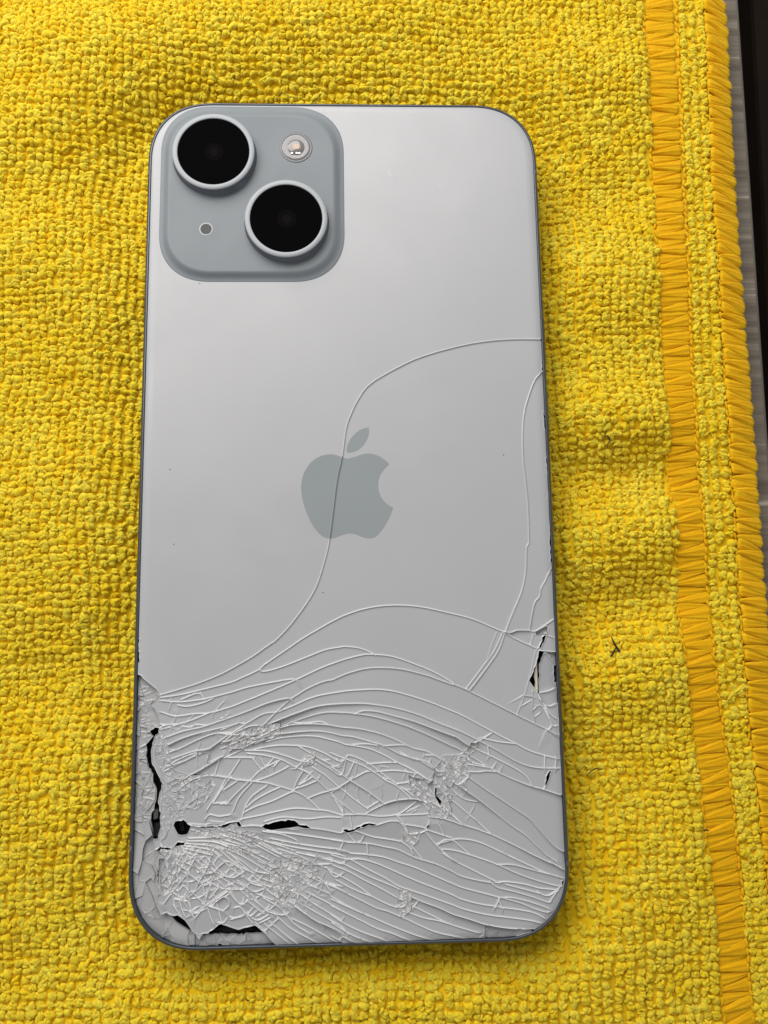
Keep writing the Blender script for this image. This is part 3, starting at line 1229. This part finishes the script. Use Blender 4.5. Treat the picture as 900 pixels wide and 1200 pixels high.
# a fan of cells in the crushed corner: rays from the hit and broken rings across them
FAN = np.array([(190, 990), (225, 984), (300, 1000), (335, 1030), (338, 1080), (300, 1080), (262, 1088), (220, 1078), (192, 1050)], float)
_hit = np.array([200.0, 966.0])
_ang = np.radians(np.arange(14, 92, 6.5) + rng.normal(0, 1.3, 12))


def _polar(a, r): return _hit + r * np.array([math.cos(a), math.sin(a)])


for q, a in enumerate(_ang):
    r0, r1 = rng.uniform(20, 30), rng.uniform(95, 160)
    line = [_polar(a + .05 * math.sin(r_ * .05 + q), r_) for r_ in np.arange(r0, r1, 9)]
    line = [p for p in line if inside(p, FAN)[0]]
    if len(line) > 2: add_path(catmull(to_back(line), .36), 'crack', .7)
    if q:
        r_ = 26.0
        while r_ < 135:
            r_ += rng.uniform(5, 12) * (.7 + r_ / 120)
            p0, p1 = _polar(_ang[q - 1] - .02, r_ + rng.normal(0, 1.5)), _polar(a + .02, r_ + rng.normal(0, 1.5))
            pm = _polar((a + _ang[q - 1]) / 2, r_ + 2.2)
            if inside(p0, FAN)[0] and inside(p1, FAN)[0] and rng.random() < .72:
                add_path(catmull(to_back([p0, pm, p1]), .36), 'crack', .7)
short_cracks([(300, 1000), (350, 995), (400, 1010), (390, 1040), (350, 1085), (320, 1075)], (206, 960), 40, 8, 22, .85, .54)
short_cracks([(190, 812), (260, 800), (290, 860), (240, 905), (200, 900), (190, 860)], (188, 880), 14, 8, 26, .9, .5)
short_cracks([(380, 872), (500, 880), (480, 940), (400, 945), (340, 900)], (515, 928), 10, 8, 20, .6, .5)
short_cracks([(480, 880), (560, 880), (555, 960), (520, 975), (480, 960)], (515, 928), 12, 6, 13, .6, .54)
short_cracks([(215, 960), (330, 968), (420, 990), (400, 1010), (240, 995)], (200, 968), 24, 12, 30, 1.0, .54)
short_cracks([(165, 800), (180, 830), (172, 960), (160, 960)], (180, 900), 40, 5, 14, .5, .5)

SC = .1525                                              # mm of the back per pixel of the photograph
for poly, s in CRUSH:
    crush(to_back(poly), s * SC, .80, .22)
crush(ledges[0], 6.5 * SC, .6, .35)
crush(ledges[1], 11 * SC, .5, .2)

LOGO = ['405,305 370,293 330,280 285,278 235,292 185,325 145,380 125,440 122,500 132,570 155,640 185,705 220,755 255,788 290,800 330,798 370,782 415,770 455,773 495,790 535,800 575,795 610,765 645,715 675,660 693,608',
        '693,608 660,590 625,555 605,510 600,460 612,410 640,368 670,340', '670,340 640,312 600,287 550,273 500,277 455,293 405,305']
LEAF = ['405,268 405,235 420,195 445,160 480,130 515,115 542,110', '542,110 543,145 532,185 510,220 480,248 445,265 405,268']
logos = []
for parts in (LOGO, LEAF):
    Q = np.concatenate([catmull(to_back(trace('S ' + l)), .3)[:-1] for l in parts])
    logos.append(Q)
    add_path(Q, 'logo', 0, True)

# nearest crack distance and strength
samples, sh = [], []
for a, b, k, h in segs:
    if k in ('crack', 'hole', 'ledge'):
        A, B = np.array(pts[a]), np.array(pts[b])
        m = max(1, int(np.linalg.norm(B - A) / .06))
        for i in range(m):
            samples.append(A + (B - A) * i / m); sh.append(h)
kd = kdtree.KDTree(len(samples))
for i, s in enumerate(samples): kd.insert((s[0], s[1], 0), i)
kd.balance()
sh = np.array(sh)
ke = kdtree.KDTree(len(outline_f) * 4)
n_o = len(outline_f)
c = 0
for i in range(n_o):
    a, b = outline_f[i], outline_f[(i + 1) % n_o]
    for k in range(4):
        q = a + (b - a) * k / 4
        ke.insert((q[0], q[1], 0), c); c += 1
ke.balance()

CW = .23                                                 # half width of a raised crack lip
extra = []
for a, b, k, h in segs:
    if k in ('edge', 'logo'): continue
    A, B = np.array(pts[a]), np.array(pts[b])
    t = B - A
    L = np.linalg.norm(t)
    if L < 1e-4: continue
    nrm = np.array([-t[1], t[0]]) / L
    for f in ((0.0,) if L < .6 else (.0, .5)):
        mid = A + t * f
        for off in (.075, .15, .23):
            for s in (-1, 1):
                q = mid + nrm * s * off
                d = kd.find((q[0], q[1], 0))[2]
                if d > off * .88: extra.append(q)
_tn = np.roll(outline_f, -1, 0) - np.roll(outline_f, 1, 0)
_tn /= np.linalg.norm(_tn, axis=1)[:, None]
for ins in (.12, .3, .55, .9, 1.4):
    for q in outline_f + np.column_stack([-_tn[:, 1], _tn[:, 0]]) * ins:
        if kd.find((q[0], q[1], 0))[2] > .2: extra.append(q)
ex = []
for q in extra:                                           # thin out points that crowd together
    ex.append(q)
ex = np.array(ex)
cell = {}
keep = []
for i, q in enumerate(ex):
    key = (int(q[0] / .04), int(q[1] / .04))
    if key in cell: continue
    cell[key] = 1
    keep.append(i)
ex = ex[keep]
nseg_pts = len(pts)
allp = [Vector(p) for p in pts] + [Vector(p) for p in ex]
v, e, f, ov, oe, of = delaunay_2d_cdt(allp, [(a, b) for a, b, _, _ in segs], [], 0, 1e-5)
XY = np.array([x[:] for x in v])
TRI = np.array([t for t in f])
KIND = [s[2] for s in segs]
block = {}
for (a, b), src in zip(e, oe):
    ks = {KIND[i] for i in src if i < len(KIND)}
    if ks & {'crack', 'hole', 'ledge', 'edge'}:
        block[(min(a, b), max(a, b))] = True

# pieces = triangles joined across every edge that is not a crack
par = list(range(len(TRI)))


def find(i):
    while par[i] != i:
        par[i] = par[par[i]]; i = par[i]
    return i


emap = {}
for ti, t in enumerate(TRI):
    for k in range(3):
        a, b = int(t[k]), int(t[(k + 1) % 3])
        key = (min(a, b), max(a, b))
        if key in emap:
            if key not in block:
                ra, rb = find(ti), find(emap[key])
                if ra != rb: par[ra] = rb
        else: emap[key] = ti
roots = np.array([find(i) for i in range(len(TRI))])
cent = XY[TRI].mean(1)
p0, p1, p2_ = XY[TRI[:, 0]], XY[TRI[:, 1]], XY[TRI[:, 2]]
area = .5 * ((p1[:, 0] - p0[:, 0]) * (p2_[:, 1] - p0[:, 1]) - (p1[:, 1] - p0[:, 1]) * (p2_[:, 0] - p0[:, 0]))
flip = area < 0
TRI[flip] = TRI[flip][:, ::-1]
area = np.abs(area)
in_logo = inside(cent, logos[0]) | inside(cent, logos[1])

# height of every vertex over the plane of the back
DC = np.empty(len(XY)); HC = np.empty(len(XY)); DE = np.empty(len(XY))
for i, q in enumerate(XY):
    _, idx, d = kd.find((q[0], q[1], 0)); DC[i] = d; HC[i] = sh[idx]
    DE[i] = ke.find((q[0], q[1], 0))[2]
LIP = .21
lip = LIP * HC * np.clip(1 - DC / CW, 0, 1)
edge_drop = -.30 * np.clip(1 - DE / 1.4, 0, 1) ** 2.2
HGT = ZB + lip * np.clip(DE / .5, .15, 1) + edge_drop

# the glass is pushed up into a ridge along the long break
_bk = to_back([(150, 968), (190, 968), (265, 967), (305, 968), (365, 971), (400, 973), (440, 965), (466, 962), (500, 965), (560, 968)])
_by = np.interp(XY[:, 0], _bk[:, 0], _bk[:, 1])
_am = smoothstep((XY[:, 0] - _bk[2, 0]) / 8) * smoothstep((_bk[-1, 0] - XY[:, 0]) / 9)
HGT = HGT + .55 * _am * np.exp(-np.abs(XY[:, 1] - _by) / 2.6)

groups = {}
for i, r in enumerate(roots): groups.setdefault(int(r), []).append(i)
pieces = []
for r, ids in groups.items():
    ids = np.array(ids)
    A = area[ids].sum()
    if A < .004: continue
    big = cent[ids[np.argmax(area[ids])]]
    if not inside(big, outline_f)[0]: continue
    if any(inside(big, h)[0] for h in holes): continue
    led = next((k for k, l in enumerate(ledges) if inside(big, l)[0]), None)
    pieces.append((A, ids, led))
pieces.sort(key=lambda t: -t[0])


def in_notch(c):
    n = to_back(trace('N 405,240 640,230 660,1230 500,1160 405,760'))
    return inside(c, n)[0]


def piece_mesh(ids, A, led, rank):
    """vertices, triangles and material of one piece, with its own lean and a wall down its broken edge"""
    T = TRI[ids]
    used, inv = np.unique(T, return_inverse=True)
    T = inv.reshape(-1, 3)
    P = XY[used]
    Z = HGT[used].copy()
    c = (cent[ids] * area[ids][:, None]).sum(0) / A
    small = A < 1.2
    if A > 250: lean, dz = np.zeros(2), 0
    elif led == 0: lean, dz = rng.normal(0, min(.11, .13 / math.sqrt(A)), 2), -.72 + rng.normal(0, .07)
    elif led is not None: lean, dz = rng.normal(0, .05, 2), -.6 + rng.normal(0, .05)
    elif in_notch(c): lean, dz = np.array([-.04, .10]) + rng.normal(0, .04, 2), -.55 + rng.normal(0, .06)
    elif A < .6: lean, dz = rng.normal(0, .15, 2), rng.normal(0, .032)
    elif small: lean, dz = rng.normal(0, .06, 2), rng.normal(0, .025)
    else: lean, dz = rng.normal(0, .020, 2), rng.normal(0, .015)
    Z += dz + (P - c) @ lean
    # boundary of the piece
    cnt = {}
    for t in T:
        for k in range(3):
            a, b = int(t[k]), int(t[(k + 1) % 3])
            cnt[(a, b)] = 1
    bnd = [(a, b) for (a, b) in cnt if (b, a) not in cnt]
    push = np.zeros_like(P)
    for a, b in bnd:
        d = P[b] - P[a]
        n = np.array([-d[1], d[0]]) / max(1e-9, np.hypot(*d))
        push[a] += n; push[b] += n
    ln = np.hypot(push[:, 0], push[:, 1])
    m = ln > 1e-6
    P = P.copy()
    P[m] += push[m] / ln[m][:, None] * min(.014, .08 * math.sqrt(A))
    bv = sorted({a for ab in bnd for a in ab})
    idx = {a: len(P) + i for i, a in enumerate(bv)}
    V = np.column_stack([P, Z])
    nb, n0 = len(bv), len(P)
    V = np.concatenate([V, V[bv], np.column_stack([P[bv], Z[bv] - .42])])
    F = [tuple(map(int, t)) for t in T]
    nt = len(F)
    for a, b in bnd: F.append((idx[b], idx[a], idx[a] + nb, idx[b] + nb))
    return V, F, nt, c


LIMIT = 290
WHITE = (DC[TRI].mean(1) < .055) & (HC[TRI].mean(1) > .55)   # the broken crest of a crack scatters light


def crest(ids, lg, F):
    k = [int(WHITE[i]) for i, l in zip(ids, lg) if not l]
    return k + [1] * (len(F) - len(k))


crumbs_V, crumbs_F, crumbs_M, base = [], [], [], 0
ledge_V, ledge_F, lbase = [], [], 0
logo_V, logo_F, lgb = [], [], 0
n_sh = n_led = 0
for rank, (A, ids, led) in enumerate(pieces):
    lg = in_logo[ids]
    V, F, nt, c = piece_mesh(ids, A, led, rank)
    if lg.any():
        # the emblem lies in the glass surface: its triangles are a part of their own, the crack runs through it
        eF = [F[i] for i in range(nt) if lg[i]]
        F = [F[i] for i in range(nt) if not lg[i]] + F[nt:]
        nt = nt - len(eF)
        logo_V.append(V); logo_F += [tuple(i + lgb for i in t) for t in eF]; lgb += len(V)
        if nt == 0: continue
    if led is not None:
        if A > 1.0 and n_led < 120:
            mesh_obj('glass_fragment', V, F, M_ledge, phone, origin=(c[0], c[1], ZB)); n_led += 1
        else:
            ledge_V.append(V); ledge_F += [tuple(i + lbase for i in t) for t in F]; lbase += len(V)
        continue
    if n_sh < LIMIT and A > .12:
        if A > 250:
            ob = mesh_obj('back_panel', V, F, [M_glass, M_crest], phone, mat_ids=crest(ids, lg, F), origin=(c[0], c[1], ZB))
        else:
            ob = mesh_obj('glass_shard', V, F, [M_glass, M_crest], phone, mat_ids=crest(ids, lg, F), origin=(c[0], c[1], ZB))
        n_sh += 1
    else:
        crumbs_V.append(V); crumbs_F += [tuple(i + base for i in t) for t in F]; crumbs_M += [0 if A > .25 and rng.random() < .6 else 1] * len(F); base += len(V)
# white splinters strewn over the crushed places
sv, sf = [], []
for poly, s_ in CRUSH:
    Q = to_back(poly)
    lo_, hi_ = Q.min(0), Q.max(0)
    for _ in range(int((hi_ - lo_).prod() * 2.6) + 4):
        q = rng.uniform(lo_, hi_)
        if not inside(q, Q)[0] or any(inside(q, h)[0] for h in holes): continue
        L, wd, a = rng.uniform(.12, .42), rng.uniform(.04, .12), rng.uniform(0, 6.28)
        d = np.array([math.cos(a), math.sin(a)]); n = np.array([-d[1], d[0]])
        z = ZB + rng.uniform(.02, .08); b_ = len(sv)
        sv += [(*(q - d * L / 2), z), (*(q + n * wd), z), (*(q + d * L / 2), z + rng.uniform(0, .12)), (*(q - n * wd), z), (*q, z + rng.uniform(.05, .14))]
        sf += [(b_ + 1, b_, b_ + 4), (b_ + 2, b_ + 1, b_ + 4), (b_ + 3, b_ + 2, b_ + 4), (b_, b_ + 3, b_ + 4), (b_, b_ + 1, b_ + 2, b_ + 3)]
tag(mesh_obj('glass_splinters', sv, sf, M_crest, phone), kind='stuff')
tag(mesh_obj('crushed_glass', np.concatenate(crumbs_V), crumbs_F, [M_glass, M_chip], phone, mat_ids=crumbs_M), kind='stuff')
if ledge_V:
    tag(mesh_obj('crushed_edge_glass', np.concatenate(ledge_V), ledge_F, M_ledge, phone), kind='stuff')
mesh_obj('emblem', np.concatenate(logo_V), logo_F, M_emblem, phone)
print('pieces', len(pieces), 'shards', n_sh, 'fragments', n_led, 'tris', len(TRI))

# ledge of glue under the crumbled rim, so that no daylight shows below it
LP = ledges[0]


# --- what shows through the gaps
def slab(name, ln, z0, z1, mat):
    P = to_back(trace(ln))
    a = sum(P[i][0] * P[(i + 1) % len(P)][1] - P[(i + 1) % len(P)][0] * P[i][1] for i in range(len(P)))
    if a < 0: P = P[::-1]
    V, F = loft([ring3(P, z0), ring3(P, z1)], cap_last=True)
    return mesh_obj(name, V, F, mat, phone)


slab('glue_strip', 'N 388,370 401,365 411,748 396,722 378,665 382,600 368,530 374,450', 6.3, 7.0, M_glue)
slab('inner_component', 'E 212,520 255,525 250,600 212,615', 5.2, 6.5, simple('grey_component', (.09, .09, .09), .5, mottle=.3, mscale=2000))
slab('inner_component', 'E 210,650 270,640 268,760 205,775', 5.2, 5.9, M_comp)
slab('inner_component', 'I 700,935 900,880 J 200,780 310,795 200,803 0,818 I 800,945', 5.2, 5.8, M_comp)
slab('inner_component', 'E 430,640 470,640 480,720 440,720', 5.2, 5.8, M_comp)

# --- camera bump
BH = .78
z_p = ZB + BH
P1, P2 = ray_to(187, 228, ZB), ray_to(404, 228, ZB)
bx0, bx1 = P1[0], P2[0]
by1, by0 = ray_to(295, 125, ZB)[1], ray_to(295, 331, ZB)[1]
q0, q1 = ray_to(198, 228, z_p)[0], ray_to(391, 228, z_p)[0]
q3, q2 = ray_to(295, 136, z_p)[1], ray_to(295, 318, z_p)[1]
rings = []
for t, z, rr in ((-.04, -.40, 9.6), (.05, .012, 9.35), (.2, .07, 9.2), (.34, .18, 9.0), (.48, .42, 8.8), (.6, .75, 8.6), (.72, 1.12, 8.4), (.82, 1.4, 8.25), (.91, 1.6, 8.1), (1.0, 1.71, 7.9), (1.1, 1.75, 7.8)):
    x0, x1, y0, y1 = (bx0 + (q0 - bx0) * t, bx1 + (q1 - bx1) * t, by0 + (q2 - by0) * t, by1 + (q3 - by1) * t)
    rings.append(ring3(rounded((x1 - x0) / 2, (y1 - y0) / 2, rr, n=18, e=2.3, cx=(x0 + x1) / 2, cy=(y0 + y1) / 2), ZB + z * BH / 1.75))
V, F = loft(rings, cap_last=True)
bump = mesh_obj('camera_bump', V, F, M_bump, phone, smooth=True)
bump.data.polygons[len(F) - 1].use_smooth = False


def revolve(name, c, prof, mat, parent, n=72, smooth=True, close_last=True):
    R = [circle(c, r, z, n) for r, z in prof]
    V, F = loft(R, cap_last=close_last)
    o = mesh_obj(name, V, F, mat, parent, smooth=smooth)
    if close_last: o.data.polygons[len(F) - 1].use_smooth = False
    return o


z_r = z_p + 1.85
for (u, v) in ((250, 177), (335.3, 255.5)):
    c = ray_to(u, v, z_r)
    revolve('lens_wall', c, [(7.6, z_p - .1), (7.6, z_p + .02), (7.36, z_p + .10), (7.32, z_r - .35)], M_ringwall, bump, close_last=False)
    revolve('lens_ring', c, [(7.32, z_r - .36), (7.36, z_r - .2), (7.34, z_r - .08), (7.25, z_r), (6.55, z_r + .01), (6.45, z_r - .03), (6.42, z_r - .14), (6.42, z_r - .5)], M_ring, bump, close_last=False)
    revolve('lens_glass', c, [(6.43, z_r - .13), (6.2, z_r - .10)], M_lens, bump)
    revolve('lens_inner', (c[0] + .1, c[1] - .1), [(1.7, z_r - .097), (1.5, z_r - .092)], M_lensin, bump)
    revolve('lens_glint', (c[0] + .1, c[1] - .1), [(.8, z_r - .089), (.6, z_r - .085)], M_lensin2, bump)  # faint reflection painted as a slightly paler disc

# flash: clear dome in a recess with a warm emitter below
c = ray_to(347, 173, z_p)
M_flash, nt, b = nodes_of('flash_dome')
b.inputs['Base Color'].default_value = (.24, .225, .22, 1)
b.inputs['Roughness'].default_value = .12
b.inputs['Coat Weight'].default_value = .6
M_flashrim = simple('flash_rim', (.17, .18, .19), .3, .2)
M_warm = simple('warm_emitter', (.72, .52, .40), .4)
fl_ = revolve('flash', c, [(3.0, z_p - .02), (2.95, z_p + .05), (2.75, z_p + .07), (2.6, z_p + .03)], M_flashrim, bump, 48, close_last=False)
revolve('flash_dome', c, [(2.62, z_p + .02), (2.5, z_p + .10), (2.2, z_p + .17), (1.9, z_p + .12), (1.55, z_p + .10)], M_flash, bump, 48)
revolve('flash_lens', c, [(1.56, z_p + .105), (1.3, z_p + .25), (.9, z_p + .36), (.4, z_p + .42)], M_flash, bump, 40)
V, F = box(c[0] - .55, c[0] + .55, c[1] - .5, c[1] + .5, z_p + .35, z_p + .432)
mesh_obj('flash_emitter', V, F, M_warm, bump)
for dx in (-.75, .1, .6):  # glints on the flash, put in as small near-white boxes
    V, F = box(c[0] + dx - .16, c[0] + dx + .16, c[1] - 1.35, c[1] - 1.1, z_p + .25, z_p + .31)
    mesh_obj('flash_glint', V, F, simple('painted_flash_glint', (.9, .88, .84), .15, .5), bump)
c = ray_to(241.5, 268.5, z_p)
revolve('microphone_rim', c, [(1.25, z_p - .01), (1.2, z_p + .035), (1.05, z_p + .03), (1.0, z_p + .012)], M_micrim, bump, 32, close_last=False)
revolve('microphone_hole', c, [(1.02, z_p + .013), (.98, z_p + .015)], M_mic, bump, 32)

# small marks on the smooth part of the glass
M_scr = simple('scratch', (.72, .72, .72), .5)
M_spot = simple('dirt_spot', (.12, .12, .12), .8)


def mark(name, px, w_, mat):
    Q = catmull(to_back(px), .15)
    V, F = [], []
    for i, q in enumerate(Q):
        d = Q[min(i + 1, len(Q) - 1)] - Q[max(i - 1, 0)]
        d = np.array([-d[1], d[0]]) / max(1e-9, np.hypot(*d)) * w_ * (.4 + .6 * math.sin(math.pi * (i + .5) / len(Q)))
        V += [(*(q + d), ZB + .012), (*q, ZB + .03), (*(q - d), ZB + .012)]
    for i in range(len(Q) - 1):
        for k in (0, 1): F.append((3 * i + k, 3 * i + k + 1, 3 * i + k + 4, 3 * i + k + 3))
    mesh_obj(name, V, F, mat, phone)


mark('scratch', [(457, 195), (456, 202), (459, 207), (465, 207)], .09, M_scr)
mark('scratch', [(515, 214), (516, 216), (515, 218)], .06, M_scr)
for u, v in ((203.5, 637.5), (199, 550), (378.5, 694), (234, 332), (590, 533)):
    mark('dirt_spot', [(u - .7, v), (u, v + .3), (u + .8, v)], .09, M_spot)
